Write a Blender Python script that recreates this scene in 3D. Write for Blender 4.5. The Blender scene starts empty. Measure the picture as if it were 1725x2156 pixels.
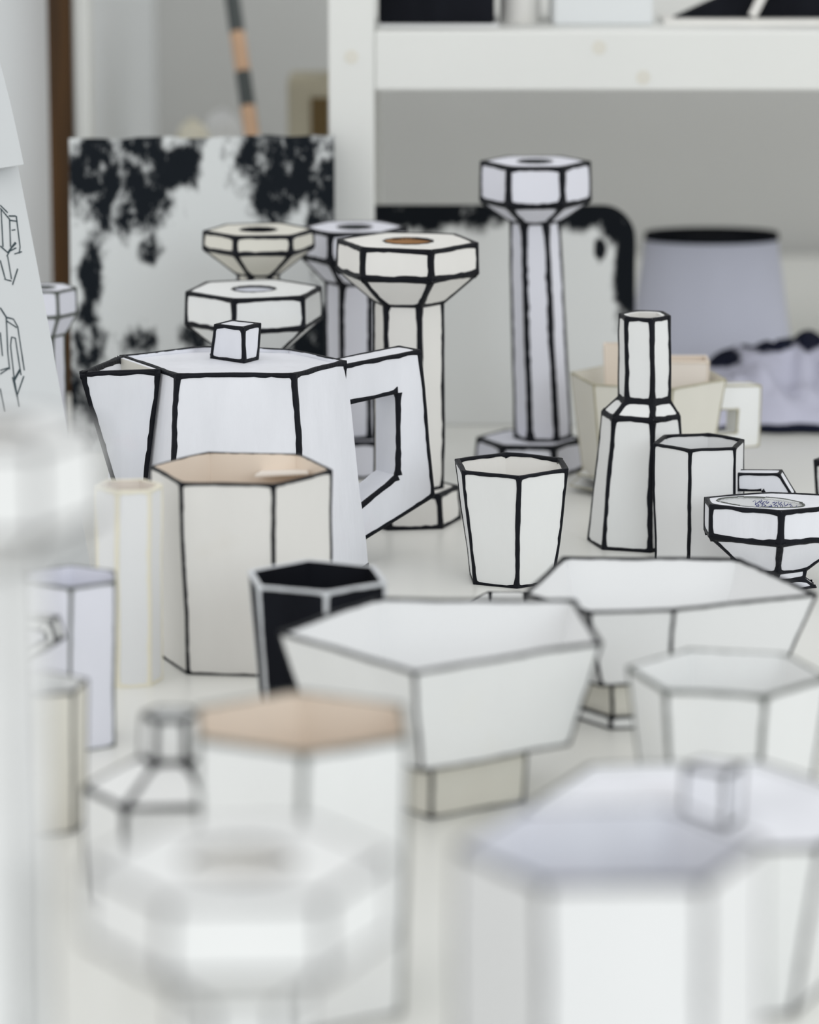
import bpy, math, random
from mathutils import Vector, noise

# ------------------------------------------------------------------ camera, world, light
SC = bpy.context.scene
COL = SC.collection
FPX, W, HPX = 8000.0, 1725.0, 2156.0
CAMZ = 0.60                                   # height of the lens above the worktop
PITCH = math.atan(1678.0 / FPX)               # looking slightly down
cam_d = bpy.data.cameras.new('camera')
cam = bpy.data.objects.new('camera', cam_d)
COL.objects.link(cam)
cam.location = (0, 0, CAMZ)
cam.rotation_euler = (math.pi / 2 - PITCH, 0, 0)
cam_d.sensor_fit = 'VERTICAL'
cam_d.sensor_height = 36.0
cam_d.lens = FPX / HPX * 36.0
cam_d.clip_start = 0.05
cam_d.dof.use_dof = True
cam_d.dof.focus_distance = 2.67
cam_d.dof.aperture_fstop = 4.2
SC.camera = cam

SC.view_settings.view_transform = 'Standard'
SC.view_settings.look = 'None'
SC.view_settings.gamma = 1.0
SC.view_settings.use_curve_mapping = False
SC.view_settings.exposure = 0.0

world = bpy.data.worlds.new('room_daylight')
SC.world = world
world.use_nodes = True
bg = world.node_tree.nodes['Background']
bg.inputs[0].default_value = (0.99, 0.995, 0.99, 1)
bg.inputs[1].default_value = 0.99

def area(name, loc, target, sx, sy, power, color):
    d = bpy.data.lights.new(name, 'AREA')
    d.shape = 'RECTANGLE'; d.size = sx; d.size_y = sy
    d.energy = power; d.color = color
    o = bpy.data.objects.new(name, d); COL.objects.link(o)
    o.location = loc
    o.rotation_euler = (Vector(target) - Vector(loc)).to_track_quat('-Z', 'Y').to_euler()
    return o
area('window_daylight', (2.2, -3.0, 1.9), (0.0, 2.5, 0.1), 3.0, 2.0, 58, (0.86, 0.95, 1.0))

# ------------------------------------------------------------------ picture measurements -> places on the worktop
def slope(py):                                # fall per metre of distance
    return math.tan(PITCH + math.atan((py - HPX / 2) / FPX))
def z_at(py, Y):
    return CAMZ - Y * slope(py)
def y_on(py, z=0.0):
    return (CAMZ - z) / slope(py)
def depth(Y, z):
    return Y * math.cos(PITCH) + (CAMZ - z) * math.sin(PITCH)
def x_at(px, Y, z):
    return (px - W / 2) / FPX * depth(Y, z)
def at(px, py, Y):
    z = z_at(py, Y)
    return Vector((x_at(px, Y, z), Y, z))
def on(px, py, z=0.0):
    Y = y_on(py, z)
    return Vector((x_at(px, Y, z), Y, z))
def metres(npx, Y, z=0.05):
    return npx * depth(Y, z) / FPX
def ray_plane(px, py, P0, n):
    a = at(px, py, 1.0); o = Vector((0, 0, CAMZ)); d = a - o
    return o + d * ((P0 - o).dot(n) / d.dot(n))
def lerp(a, b, t):
    return a + (b - a) * t

# ------------------------------------------------------------------ materials
MATS = {}
def paint(name, col, rough=0.6, vary=0.05, scale=30.0, bump=0.12, stain=None, stain_amt=0.0, spec=0.3, stretch=(1, 1, 0.35)):
    m = bpy.data.materials.new(name); m.use_nodes = True
    nt = m.node_tree; b = nt.nodes['Principled BSDF']
    b.inputs['Roughness'].default_value = rough
    b.inputs['Specular IOR Level'].default_value = spec
    tc = nt.nodes.new('ShaderNodeTexCoord')
    mp = nt.nodes.new('ShaderNodeMapping'); mp.inputs['Scale'].default_value = stretch
    nt.links.new(tc.outputs['Object'], mp.inputs[0])
    n1 = nt.nodes.new('ShaderNodeTexNoise'); n1.inputs['Scale'].default_value = scale; n1.inputs['Detail'].default_value = 6
    nt.links.new(mp.outputs[0], n1.inputs['Vector'])
    rmp = nt.nodes.new('ShaderNodeValToRGB')
    lo = tuple(c * (1 - vary) for c in col); hi = tuple(min(1, c * (1 + vary * 0.6)) for c in col)
    rmp.color_ramp.elements[0].position = 0.3; rmp.color_ramp.elements[0].color = lo + (1,)
    rmp.color_ramp.elements[1].position = 0.7; rmp.color_ramp.elements[1].color = hi + (1,)
    nt.links.new(n1.outputs[0], rmp.inputs[0])
    out = rmp.outputs[0]
    if stain:
        n2 = nt.nodes.new('ShaderNodeTexNoise'); n2.inputs['Scale'].default_value = scale * 0.9; n2.inputs['Detail'].default_value = 4
        nt.links.new(tc.outputs['Object'], n2.inputs['Vector'])
        mr = nt.nodes.new('ShaderNodeMapRange'); mr.inputs[1].default_value = 0.60; mr.inputs[2].default_value = 0.78
        mr.inputs[3].default_value = 0.0; mr.inputs[4].default_value = stain_amt
        nt.links.new(n2.outputs[0], mr.inputs[0])
        mx = nt.nodes.new('ShaderNodeMix'); mx.data_type = 'RGBA'
        nt.links.new(mr.outputs[0], mx.inputs[0]); nt.links.new(out, mx.inputs[6]); mx.inputs[7].default_value = stain + (1,)
        out = mx.outputs[2]
    nt.links.new(out, b.inputs['Base Color'])
    if bump:
        n3 = nt.nodes.new('ShaderNodeTexNoise'); n3.inputs['Scale'].default_value = scale * 6; n3.inputs['Detail'].default_value = 5
        mp3 = nt.nodes.new('ShaderNodeMapping'); mp3.inputs['Scale'].default_value = (1, 1, 0.2)
        nt.links.new(tc.outputs['Object'], mp3.inputs[0]); nt.links.new(mp3.outputs[0], n3.inputs['Vector'])
        bp = nt.nodes.new('ShaderNodeBump'); bp.inputs['Strength'].default_value = bump; bp.inputs['Distance'].default_value = 0.002
        nt.links.new(n3.outputs[0], bp.inputs['Height']); nt.links.new(bp.outputs[0], b.inputs['Normal'])
    MATS[name] = m
    return m

paint('white_cool', (0.80, 0.81, 0.86), 0.55, 0.07, 28, 0.3, (0.82, 0.70, 0.76), 0.22)
paint('white_neutral', (0.82, 0.828, 0.825), 0.6, 0.03, 24, 0.15, (0.80, 0.78, 0.70), 0.25)
paint('white_warm', (0.81, 0.795, 0.765), 0.6, 0.04, 26, 0.1, (0.72, 0.66, 0.55), 0.2)
paint('white_paper', (0.80, 0.805, 0.81), 0.7, 0.02, 14, 0.05)
paint('lavender', (0.77, 0.775, 0.85), 0.65, 0.03, 20, 0.05)
paint('lavender_dark', (0.66, 0.67, 0.79), 0.7, 0.05, 12, 0.05)
paint('cream', (0.74, 0.72, 0.65), 0.65, 0.04, 22, 0.08, (0.66, 0.60, 0.48), 0.25)
paint('peach', (0.81, 0.71, 0.61), 0.75, 0.05, 18, 0.05)
paint('peach_pale', (0.81, 0.745, 0.68), 0.75, 0.04, 18, 0.05)
paint('tape_yellow', (0.83, 0.79, 0.66), 0.6, 0.03, 18, 0.05)
paint('cardboard', (0.47, 0.27, 0.13), 0.8, 0.12, 40, 0.2)
paint('black_paint', (0.008, 0.009, 0.013), 0.42, 0.3, 60, 0.3, spec=0.12)
paint('grey_line', (0.10, 0.11, 0.10), 0.5, 0.2, 60, 0.1)
paint('tan_line', (0.45, 0.42, 0.30), 0.5, 0.2, 60, 0.1)
paint('black_matt', (0.010, 0.011, 0.015), 0.8, 0.3, 30, 0.1, spec=0.06)
paint('white_line', (0.66, 0.68, 0.71), 0.5, 0.1, 60, 0.2)
paint('worktop', (0.80, 0.80, 0.765), 0.32, 0.025, 5, 0.02, (0.62, 0.61, 0.56), 0.15, spec=0.45, stretch=(1, 1, 1))
paint('shelf_paint', (0.78, 0.785, 0.76), 0.5, 0.02, 6, 0.05, (0.62, 0.60, 0.54), 0.15)
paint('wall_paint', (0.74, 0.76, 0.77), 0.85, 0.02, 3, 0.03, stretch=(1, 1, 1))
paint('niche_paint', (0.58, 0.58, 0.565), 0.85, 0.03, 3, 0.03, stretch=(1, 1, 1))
paint('wood_dark', (0.058, 0.025, 0.004), 0.6, 0.35, 20, 0.3, stretch=(4, 4, 0.3))
paint('floor_boards', (0.35, 0.31, 0.26), 0.5, 0.1, 4, 0.05, stretch=(1, 1, 1))
paint('kraft', (0.52, 0.48, 0.37), 0.8, 0.12, 16, 0.15)
paint('kraft_brown', (0.15, 0.10, 0.04), 0.8, 0.2, 16, 0.1)
paint('copper_tape', (0.66, 0.43, 0.28), 0.45, 0.1, 20, 0.05)
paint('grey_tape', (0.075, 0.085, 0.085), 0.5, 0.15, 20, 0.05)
paint('sketch_paper', (0.60, 0.62, 0.63), 0.8, 0.02, 10, 0.03)
paint('ink', (0.03, 0.05, 0.06), 0.7, 0.1, 30, 0)
paint('blue_ink', (0.02, 0.03, 0.20), 0.6, 0.1, 30, 0)

def blob_material(name, base, dark, blobs, nscale, namp, soft=0.12, thresh=0.0):
    """matt canvas with brushed dark patches; blobs in metres of the object's own x/z"""
    m = bpy.data.materials.new(name); m.use_nodes = True
    nt = m.node_tree; L = nt.links; b = nt.nodes['Principled BSDF']; b.inputs['Roughness'].default_value = 0.85; b.inputs['Specular IOR Level'].default_value = 0.08
    tc = nt.nodes.new('ShaderNodeTexCoord')
    cur = None
    for (cx, cz, rx, rz) in blobs:
        s = nt.nodes.new('ShaderNodeVectorMath'); s.operation = 'SUBTRACT'; s.inputs[1].default_value = (cx, 0, cz)
        L.new(tc.outputs['Object'], s.inputs[0])
        q = nt.nodes.new('ShaderNodeVectorMath'); q.operation = 'MULTIPLY'; q.inputs[1].default_value = (1 / rx, 0, 1 / rz)
        L.new(s.outputs[0], q.inputs[0])
        l = nt.nodes.new('ShaderNodeVectorMath'); l.operation = 'LENGTH'; L.new(q.outputs[0], l.inputs[0])
        o = nt.nodes.new('ShaderNodeMath'); o.operation = 'SUBTRACT'; o.inputs[0].default_value = 1.0; L.new(l.outputs['Value'], o.inputs[1])
        if cur is None: cur = o
        else:
            mx = nt.nodes.new('ShaderNodeMath'); mx.operation = 'MAXIMUM'
            L.new(cur.outputs[0], mx.inputs[0]); L.new(o.outputs[0], mx.inputs[1]); cur = mx
    mp = nt.nodes.new('ShaderNodeMapping'); mp.inputs['Scale'].default_value = (1.0, 1.0, 0.7)
    L.new(tc.outputs['Object'], mp.inputs[0])
    n = nt.nodes.new('ShaderNodeTexNoise'); n.inputs['Scale'].default_value = nscale; n.inputs['Detail'].default_value = 8; n.inputs['Roughness'].default_value = 0.68
    L.new(mp.outputs[0], n.inputs['Vector'])
    sb = nt.nodes.new('ShaderNodeMath'); sb.operation = 'SUBTRACT'; L.new(n.outputs[0], sb.inputs[0]); sb.inputs[1].default_value = 0.5
    ml = nt.nodes.new('ShaderNodeMath'); ml.operation = 'MULTIPLY'; L.new(sb.outputs[0], ml.inputs[0]); ml.inputs[1].default_value = namp
    cl = nt.nodes.new('ShaderNodeMath'); cl.operation = 'MINIMUM'; L.new(cur.outputs[0], cl.inputs[0]); cl.inputs[1].default_value = 0.5
    ad = nt.nodes.new('ShaderNodeMath'); ad.operation = 'ADD'; L.new(cl.outputs[0], ad.inputs[0]); L.new(ml.outputs[0], ad.inputs[1])
    mr = nt.nodes.new('ShaderNodeMapRange'); mr.inputs[1].default_value = thresh; mr.inputs[2].default_value = thresh + soft
    L.new(ad.outputs[0], mr.inputs[0])
    mix = nt.nodes.new('ShaderNodeMix'); mix.data_type = 'RGBA'
    mix.inputs[6].default_value = base + (1,); mix.inputs[7].default_value = dark + (1,)
    L.new(mr.outputs[0], mix.inputs[0]); L.new(mix.outputs[2], b.inputs['Base Color'])
    MATS[name] = m
    return m

# ------------------------------------------------------------------ building helpers
def link_mesh(name, verts, faces, mats, parent=None, fmat=None, smooth=False):
    me = bpy.data.meshes.new(name)
    me.from_pydata([tuple(v) for v in verts], [], faces)
    for m in mats: me.materials.append(MATS[m])
    if fmat:
        for i, p in enumerate(me.polygons): p.material_index = fmat[i]
    if smooth:
        for p in me.polygons: p.use_smooth = True
    me.validate(); me.update()
    o = bpy.data.objects.new(name, me); COL.objects.link(o)
    if parent is not None: o.parent = parent
    return o

def tag(o, label=None, cat=None, group=None, kind=None):
    if label: o['label'] = label
    if cat: o['category'] = cat
    if group: o['group'] = group
    if kind: o['kind'] = kind
    return o

def thing(name, label, cat, loc, group=None):
    o = bpy.data.objects.new(name, None); COL.objects.link(o)
    o.empty_display_size = 0.02
    o.location = loc
    return tag(o, label, cat, group)

def warp(p, seed, amp):
    if amp <= 0: return p
    v = noise.noise_vector(Vector((p.x * 22 + seed * 7.3, p.y * 22 + seed * 3.1, p.z * 22 - seed * 5.7)))
    w = noise.noise_vector(Vector((p.x * 70 - seed * 2.3, p.y * 70 + seed, p.z * 70 + seed * 1.7)))
    k = min(1.0, max(0.0, p.z) / 0.012)
    r = v * amp + w * (amp * 0.25)
    return p + Vector((r.x, r.y, r.z * k))

class Solid:
    """flat faces with tags; becomes one mesh of finely divided panels plus, apart, the painted lines along its folds"""
    def __init__(self, seed=0, amp=0.0007):
        self.faces = []; self.seed = seed; self.amp = amp
    def add(self, pts, tg='side', mat=0):
        self.faces.append(([Vector(p) for p in pts], tg, mat))
    def skin(self, lower, upper, tg='side', mat=0):
        n = len(lower)
        for i in range(n):
            j = (i + 1) % n
            self.add([lower[i], lower[j], upper[j], upper[i]], tg, mat)
    def mesh(self, name, mats, parent, tags=None, cuts=5):
        V, F, FM = [], [], []
        org = parent_world(parent)
        for pts, tg, mat in self.faces:
            if tags is not None and tg not in tags: continue
            if len(pts) == 4:
                b0 = len(V); a, b, c, d = pts
                for i in range(cuts + 1):
                    for j in range(cuts + 1):
                        p = lerp(lerp(a, b, j / cuts), lerp(d, c, j / cuts), i / cuts)
                        V.append(warp(p, self.seed, self.amp) - org)
                for i in range(cuts):
                    for j in range(cuts):
                        k = b0 + i * (cuts + 1) + j
                        F.append((k, k + 1, k + cuts + 2, k + cuts + 1)); FM.append(mat)
            else:
                b0 = len(V)
                for p in pts: V.append(warp(p, self.seed, self.amp) - org)
                F.append(tuple(range(b0, b0 + len(pts)))); FM.append(mat)
        return link_mesh(name, V, F, mats, parent, FM, smooth=True)
    def lines(self, name, mat, parent, pairs, w=0.0017, eps=0.0005, keep=None, wob=0.35):
        """painted strokes with an uneven edge along every fold between faces of the given tags"""
        org = parent_world(parent)
        ed = {}
        for pts, tg, m in self.faces:
            n = len(pts); nor = Vector((0, 0, 0)); c = Vector((0, 0, 0))
            for i in range(n):
                p, q = pts[i], pts[(i + 1) % n]
                nor += Vector(((p.y - q.y) * (p.z + q.z), (p.z - q.z) * (p.x + q.x), (p.x - q.x) * (p.y + q.y)))
                c += p
            if nor.length < 1e-12: continue
            nor.normalize(); c /= n
            for i in range(n):
                p, q = pts[i], pts[(i + 1) % n]
                kp = tuple(round(x, 5) for x in p); kq = tuple(round(x, 5) for x in q)
                if kp == kq: continue
                key = (kp, kq) if kp < kq else (kq, kp)
                ed.setdefault(key, []).append((nor, c, tg))
        pairs = [frozenset(p) for p in pairs]
        rnd = random.Random(self.seed * 31 + 5)
        V, F = [], []
        for key, fs in ed.items():
            if len(fs) < 2: continue
            fs = fs[:2]
            if frozenset((fs[0][2], fs[1][2])) not in pairs: continue
            p0, p1 = Vector(key[0]), Vector(key[1])
            if keep and not keep(p0, p1): continue
            e = p1 - p0; ln = e.length; e.normalize()
            sides = []
            for nor, c, tg in fs:
                d = (c - p0) - e * (c - p0).dot(e)
                if d.length < 1e-9: d = nor.cross(e)
                d.normalize(); sides.append((nor, d))
            nb = (sides[0][0] + sides[1][0])
            if nb.length < 1e-6: nb = sides[0][0].copy()
            nb.normalize()
            K = max(6, min(34, int(ln / 0.004)))
            s1, s2 = rnd.random() * 50, rnd.random() * 50
            b0 = len(V)
            for k in range(K + 1):
                t = k / K; dist = min(t, 1 - t) * ln
                pt = p0 + e * (ln * t)
                fil = 1 + 0.75 * math.exp(-dist / (1.5 * w))
                ws = []
                for sd, off in ((0, s1), (1, s2)):
                    nz = noise.noise(Vector((t * ln * 160 + off, off, 0))) + 0.6 * noise.noise(Vector((t * ln * 45 + off, 3.0, off)))
                    ws.append(w * fil * (1 + wob * nz))
                (nA, dA), (nB, dB) = sides
                row = [pt + dA * ws[0] - nA * 0.0002, pt + dA * ws[0] * 0.86 + nA * eps, pt + nb * eps * 1.1,
                       pt + dB * ws[1] * 0.86 + nB * eps, pt + dB * ws[1] - nB * 0.0002]
                for v in row: V.append(warp(v, self.seed, self.amp) - org)
            for k in range(K):
                for j in range(4):
                    a = b0 + k * 5 + j
                    F.append((a, a + 1, a + 6, a + 5))
        o = link_mesh(name, V, F, [mat], parent, None, smooth=True)
        return o

def parent_world(p):
    v = Vector((0, 0, 0))
    while p is not None:
        v = v + Vector(p.location); p = p.parent
    return v

def ngon(c, r, z, rot=0.0, n=6, sq=1.0, jit=0.0, seed=0):
    rnd = random.Random(seed); out = []
    for k in range(n):
        a = math.radians(rot + k * 360.0 / n); rr = r * (1 + jit * (rnd.random() - 0.5) * 2)
        out.append(Vector((c[0] + rr * math.cos(a), c[1] + sq * rr * math.sin(a), z)))
    return out
def centre(ring):
    c = Vector((0, 0, 0))
    for p in ring: c += p
    return c / len(ring)
def scaled(ring, s, z=None, shift=(0, 0)):
    c = centre(ring)
    return [Vector((c.x + (p.x - c.x) * s + shift[0], c.y + (p.y - c.y) * s + shift[1], p.z if z is None else z)) for p in ring]
def ccw(ring):
    c = centre(ring); a = 0
    for i in range(len(ring)):
        p, q = ring[i] - c, ring[(i + 1) % len(ring)] - c
        a += p.x * q.y - p.y * q.x
    return ring if a > 0 else ring[::-1]
def inset(ring, t):
    c = centre(ring); r = sum((Vector((p.x, p.y, 0)) - Vector((c.x, c.y, 0))).length for p in ring) / len(ring)
    return scaled(ring, 1 - t / r)

OUTER = [('side', 'side'), ('side', 'rim'), ('side', 'bottom')]

def open_vessel(name, label, cat, rings, wall=0.0022, out='white_neutral', inn=None, line='black_paint', w=0.0017, seed=1,
                amp=0.0007, pairs=None, rim_mat=None, floor_z=None, group=None, rim_inner=False, keep=None, inner_pairs=None):
    """hollow folded-card vessel: rings run from the foot up to the rim"""
    rings = [ccw(r) for r in rings]
    c0 = centre(rings[0])
    root = thing(name, label, cat, (c0.x, c0.y, rings[0][0].z), group)
    s = Solid(seed, amp)
    for a, b in zip(rings, rings[1:]): s.skin(a, b, 'side', 0)
    top = rings[-1]; tin = inset(top, wall)
    s.skin(top, tin, 'rim', 1)
    s.add(rings[0][::-1], 'bottom', 0)
    # inside
    inner = [tin]
    for r in rings[-2:0:-1]: inner.append(inset(r, wall))
    lo = inset(rings[0], wall)
    lo = [Vector((p.x, p.y, p.z + 0.003)) for p in lo]
    inner.append(lo)
    for a, b in zip(inner, inner[1:]): s.skin(a, b, 'inner', 0)
    s.add(inner[-1], 'floor', 0)
    body = s.mesh('body', [out, rim_mat or out], root, ('side', 'rim', 'bottom'))
    s.mesh('lining', [inn or out], root, ('inner', 'floor'))
    if line:
        pr = list(pairs or OUTER)
        if rim_inner: pr.append(('rim', 'inner'))
        if inner_pairs: pr += inner_pairs
        s.lines('painted_outline', line, body, pr, w=w, keep=keep)
    return root, rings

def candlestick(name, label, px, py_top, Y, r_px, rot, band_px, taper_px, col_px, base_px, base_h, base_rot=None, mat='white_warm',
                line='black_paint', w=0.002, hole_px=50, hole_mat='white_warm', ring_mat=None, seed=1, base_off=(0, 0), lean=(0, 0), group='faceted candlesticks',
                col_bot=None, hole_off=(0, 0)):
    zt = z_at(py_top, Y); m = metres(1.0, Y, zt)
    X = x_at(px, Y, zt)
    r, rc, rb = r_px * m, col_px * m, base_px * m
    rcb = rc if col_bot is None else col_bot * m
    zb1 = zt - band_px * m; zb2 = zb1 - taper_px * m
    bx, by = X + base_off[0] - lean[0], Y + base_off[1] - lean[1]
    cb = (X - lean[0], Y - lean[1])
    root = thing(name, label, 'candlestick', (bx, by, 0), group)
    brot = rot if base_rot is None else base_rot
    s = Solid(seed, 0.0006)
    b0 = ngon((bx, by), rb * 1.06, 0, brot, jit=0.02, seed=seed); b1 = ngon((bx, by), rb, base_h, brot, jit=0.02, seed=seed)
    s.skin(b0, b1, 'side'); s.add(b0[::-1], 'bottom'); s.add(b1, 'rim')
    ob = s.mesh('base', [mat], root); s.lines('painted_outline', line, ob, OUTER, w=w)
    s = Solid(seed + 1, 0.0008)
    c0 = ngon(cb, rcb, base_h - 0.0005, rot, jit=0.02, seed=seed + 1); c1 = ngon((X, Y), rc, zb2, rot, jit=0.02, seed=seed + 1)
    s.skin(c0, c1, 'side'); s.add(c0[::-1], 'bottom')
    oc = s.mesh('column', [mat], root, ('side',), cuts=8); s.lines('painted_outline', line, oc, [('side', 'side'), ('side', 'bottom')], w=w)
    s = Solid(seed + 2, 0.0006)
    h0 = c1; h1 = ngon((X, Y), r, zb1, rot, jit=0.015, seed=seed + 2); h2 = ngon((X, Y), r * 0.985, zt, rot, jit=0.015, seed=seed + 2)
    s.skin(h0, h1, 'side'); s.skin(h1, h2, 'side'); s.add(h0[::-1], 'bottom')
    hr = hole_px * m; hx, hy = X + hole_off[0], Y + hole_off[1]
    N = 6
    for i in range(6):
        A, B = h2[i], h2[(i + 1) % 6]
        a0 = math.radians(rot + i * 60)
        arc = [Vector((hx + hr * math.cos(a0 + math.radians(60 * k / N)), hy + hr * math.sin(a0 + math.radians(60 * k / N)), zt)) for k in range(N + 1)]
        s.add([A, B] + arc[::-1], 'rim', 0)
        for k in range(N):
            p, q = arc[k], arc[k + 1]
            s.add([q, p, p - Vector((0, 0, 0.02)), q - Vector((0, 0, 0.02))], 'hole', 1)
    oh = s.mesh('head', [mat, hole_mat], root, ('side', 'rim', 'bottom'))
    fl = [Vector((hx + hr * math.cos(k * math.pi / 18), hy + hr * math.sin(k * math.pi / 18), zt - 0.0185)) for k in range(36)]
    s.add(fl, 'holefloor', 1)
    s.mesh('candle_socket', [mat, hole_mat], oh, ('hole', 'holefloor'), cuts=2)
    pr = list(OUTER)
    s.lines('painted_outline', line, oh, pr, w=w)
    # painted ring round the socket
    V, F = [], []
    org = parent_world(oh)
    for k in range(48):
        a = k * math.pi / 24; ww = 0.0012 * (1 + 0.4 * math.sin(k * 1.7 + seed))
        for rr, dz in ((hr - 0.0002, -0.001), (hr, 0.0006), (hr + ww, 0.0006), (hr + ww * 1.3, -0.0003)):
            V.append(Vector((hx + rr * math.cos(a), hy + rr * math.sin(a), zt + dz)) - org)
    for k in range(48):
        for j in range(3):
            a, b = k * 4 + j, ((k + 1) % 48) * 4 + j
            F.append((a, b, b + 1, a + 1))
    link_mesh('socket_ring', V, F, [ring_mat or line], oh, None, True)
    return root

def bar_handle(root, P0, ang, outer, inner, t, mat, line, w=0.0017, seed=3, closed=False, amp=0.0006):
    """a flat card handle of real thickness; outer and inner are corners measured on its front face"""
    a = math.radians(ang)
    n = Vector((math.sin(a), -math.cos(a), 0)); back = -n * t
    O = [ray_plane(x, y, P0, n) for x, y in outer]; I = [ray_plane(x, y, P0, n) for x, y in inner]
    s = Solid(seed, amp)
    k = len(O); rng = range(k) if closed else range(k - 1)
    for i in rng:
        j = (i + 1) % k
        s.add([O[j], O[i], I[i], I[j]], 'front')
        s.add([O[i] + back, O[j] + back, I[j] + back, I[i] + back], 'back')
        s.add([O[i], O[j], O[j] + back, O[i] + back], 'oside')
        s.add([I[j], I[i], I[i] + back, I[j] + back], 'iside')
    if not closed:
        s.add([O[0], O[0] + back, I[0] + back, I[0]], 'end')
        s.add([O[-1] + back, O[-1], I[-1], I[-1] + back], 'end')
    h = s.mesh('handle', [mat], root)
    s.lines('painted_outline', line, h, [('front', 'oside'), ('front', 'iside'), ('oside', 'oside'), ('back', 'oside'), ('front', 'end')], w=w)
    return h

def box(name, x0, x1, y0, y1, z0, z1, mat, parent=None, bev=0.0):
    if bev <= 0:
        V = [(x, y, z) for z in (z0, z1) for y in (y0, y1) for x in (x0, x1)]
        F = [(0, 2, 3, 1), (4, 5, 7, 6), (0, 1, 5, 4), (2, 6, 7, 3), (0, 4, 6, 2), (1, 3, 7, 5)]
    else:
        V, F = [], []
        b = bev
        for (z, i) in ((z0, b), (z0 + b, 0), (z1 - b, 0), (z1, b)):
            j = b
            V += [(x0 + i + (j if i == 0 else 0), y0 + i, z), (x1 - i - (j if i == 0 else 0), y0 + i, z), (x1 - i, y0 + i + (j if i == 0 else 0), z), (x1 - i, y1 - i - (j if i == 0 else 0), z),
                  (x1 - i - (j if i == 0 else 0), y1 - i, z), (x0 + i + (j if i == 0 else 0), y1 - i, z), (x0 + i, y1 - i - (j if i == 0 else 0), z), (x0 + i, y0 + i + (j if i == 0 else 0), z)]
        for l in range(3):
            for k in range(8):
                a, c = l * 8 + k, l * 8 + (k + 1) % 8
                F.append((a, c, c + 8, a + 8))
        F.append(tuple(range(7, -1, -1))); F.append(tuple(range(24, 32)))
    org = parent_world(parent) if parent is not None else Vector((0, 0, 0))
    V = [Vector(v) - org for v in V]
    return link_mesh(name, V, F, [mat], parent)

# ------------------------------------------------------------------ the room
FLZ = -0.76
def structure(o):
    o['kind'] = 'structure'; return o
structure(box('floor', -1.6, 2.4, -1.2, 4.5, FLZ - 0.05, FLZ, 'floor_boards'))
WL = x_at(184, 3.41, 0.4)
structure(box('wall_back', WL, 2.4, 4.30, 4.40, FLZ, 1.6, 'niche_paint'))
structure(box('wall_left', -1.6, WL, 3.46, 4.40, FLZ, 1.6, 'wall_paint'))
tr = structure(box('trim_1', x_at(149, 3.41, 0.4), WL, 3.405, 3.459, FLZ, 1.6, 'shelf_paint', bev=0.002))
wp = box('wooden_post', x_at(98, 3.4, 0.4), x_at(147, 3.4, 0.4), 3.39, 3.455, FLZ, 1.6, 'wood_dark', bev=0.003)
tag(wp, 'dark brown wooden post standing against the pale wall on the left', 'post')

tab = thing('worktop', 'broad off-white painted worktop carrying all the paper vessels', 'table', (0.2, 2.5, FLZ))
box('table_top', WL + 0.002, 1.35, 0.95, 4.28, -0.04, 0.0, 'worktop', tab, 0.003)
box('side_leaf', -0.95, WL + 0.002, 0.95, 3.38, -0.04, 0.0, 'worktop', tab, 0.0)
for lx, ly in ((-0.85, 1.1), (1.25, 1.1), (-0.85, 3.25), (1.25, 4.15)):
    box('leg', lx - 0.03, lx + 0.03, ly - 0.03, ly + 0.03, FLZ, -0.04, 'shelf_paint', tab, 0.003)

# shelf: two posts and a front beam on the worktop, boards behind
YS = 3.16
zb0, zb1 = z_at(192, YS), z_at(66, YS)
px0, px1 = x_at(692, YS, 0.3), x_at(788, YS, 0.3)
sh = thing('shelf_unit', 'white painted timber shelf standing at the back of the worktop', 'shelf', ((px0 + px1) / 2, YS + 0.02, 0))
box('post', px0, px1, YS, YS + 0.04, 0, 0.95, 'shelf_paint', sh, 0.002)
box('post', px0, px1, YS + 0.62, YS + 0.66, 0, 0.95, 'shelf_paint', sh, 0.002)
box('post', 1.20, 1.24, YS, YS + 0.04, 0, 0.95, 'shelf_paint', sh, 0.002)
box('post', 1.20, 1.24, YS + 0.62, YS + 0.66, 0, 0.95, 'shelf_paint', sh, 0.002)
box('beam', px1, 1.20, YS + 0.002, YS + 0.04, zb0, zb1, 'shelf_paint', sh, 0.002)
box('shelf_board', px0, 1.24, YS + 0.04, YS + 0.62, zb1 - 0.02, zb1, 'shelf_paint', sh)
for kx, ky in ((740, 120), (1355, 163), (1262, 100)):       # filled screw holes
    c = at(kx, ky, YS + (0.002 if kx > 790 else 0.0)); c.y -= 0.0004
    vv = [Vector((c.x + 0.006 * math.cos(a * 0.5236), c.y, c.z + 0.006 * math.sin(a * 0.5236))) - parent_world(sh) for a in range(12)]
    vv += [v + Vector((0, 0.0012, 0)) for v in vv]
    link_mesh('screw_cap', vv, [tuple(range(12))] + [(i, (i + 1) % 12, 12 + (i + 1) % 12, 12 + i) for i in range(12)], ['cream'], sh)

# ------------------------------------------------------------------ things leaning and lying at the back
def panel(name, label, cat, pts_front, thick, mat, lean_deg, edge_mat=None):
    """upright board: outline given in its own x/z from the lower middle, tipped back by lean_deg"""
    (ox, oy) = pts_front[0]; out = pts_front[1]
    n = len(out)
    V = [Vector((x, 0, z)) for x, z in out] + [Vector((x, thick, z)) for x, z in out]
    F = [tuple(range(n)), tuple(range(2 * n - 1, n - 1, -1))] + [(i, i + n, (i + 1) % n + n, (i + 1) % n) for i in range(n)]
    o = link_mesh(name, V, F, [mat] + ([edge_mat] if edge_mat else []), None, [0, 0] + [1 if edge_mat else 0] * n)
    o.location = (ox, oy, thick * math.sin(math.radians(lean_deg)) * 0 + 0.0005)
    o.rotation_euler = (-math.radians(lean_deg), 0, 0)
    return tag(o, label, cat)

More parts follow.
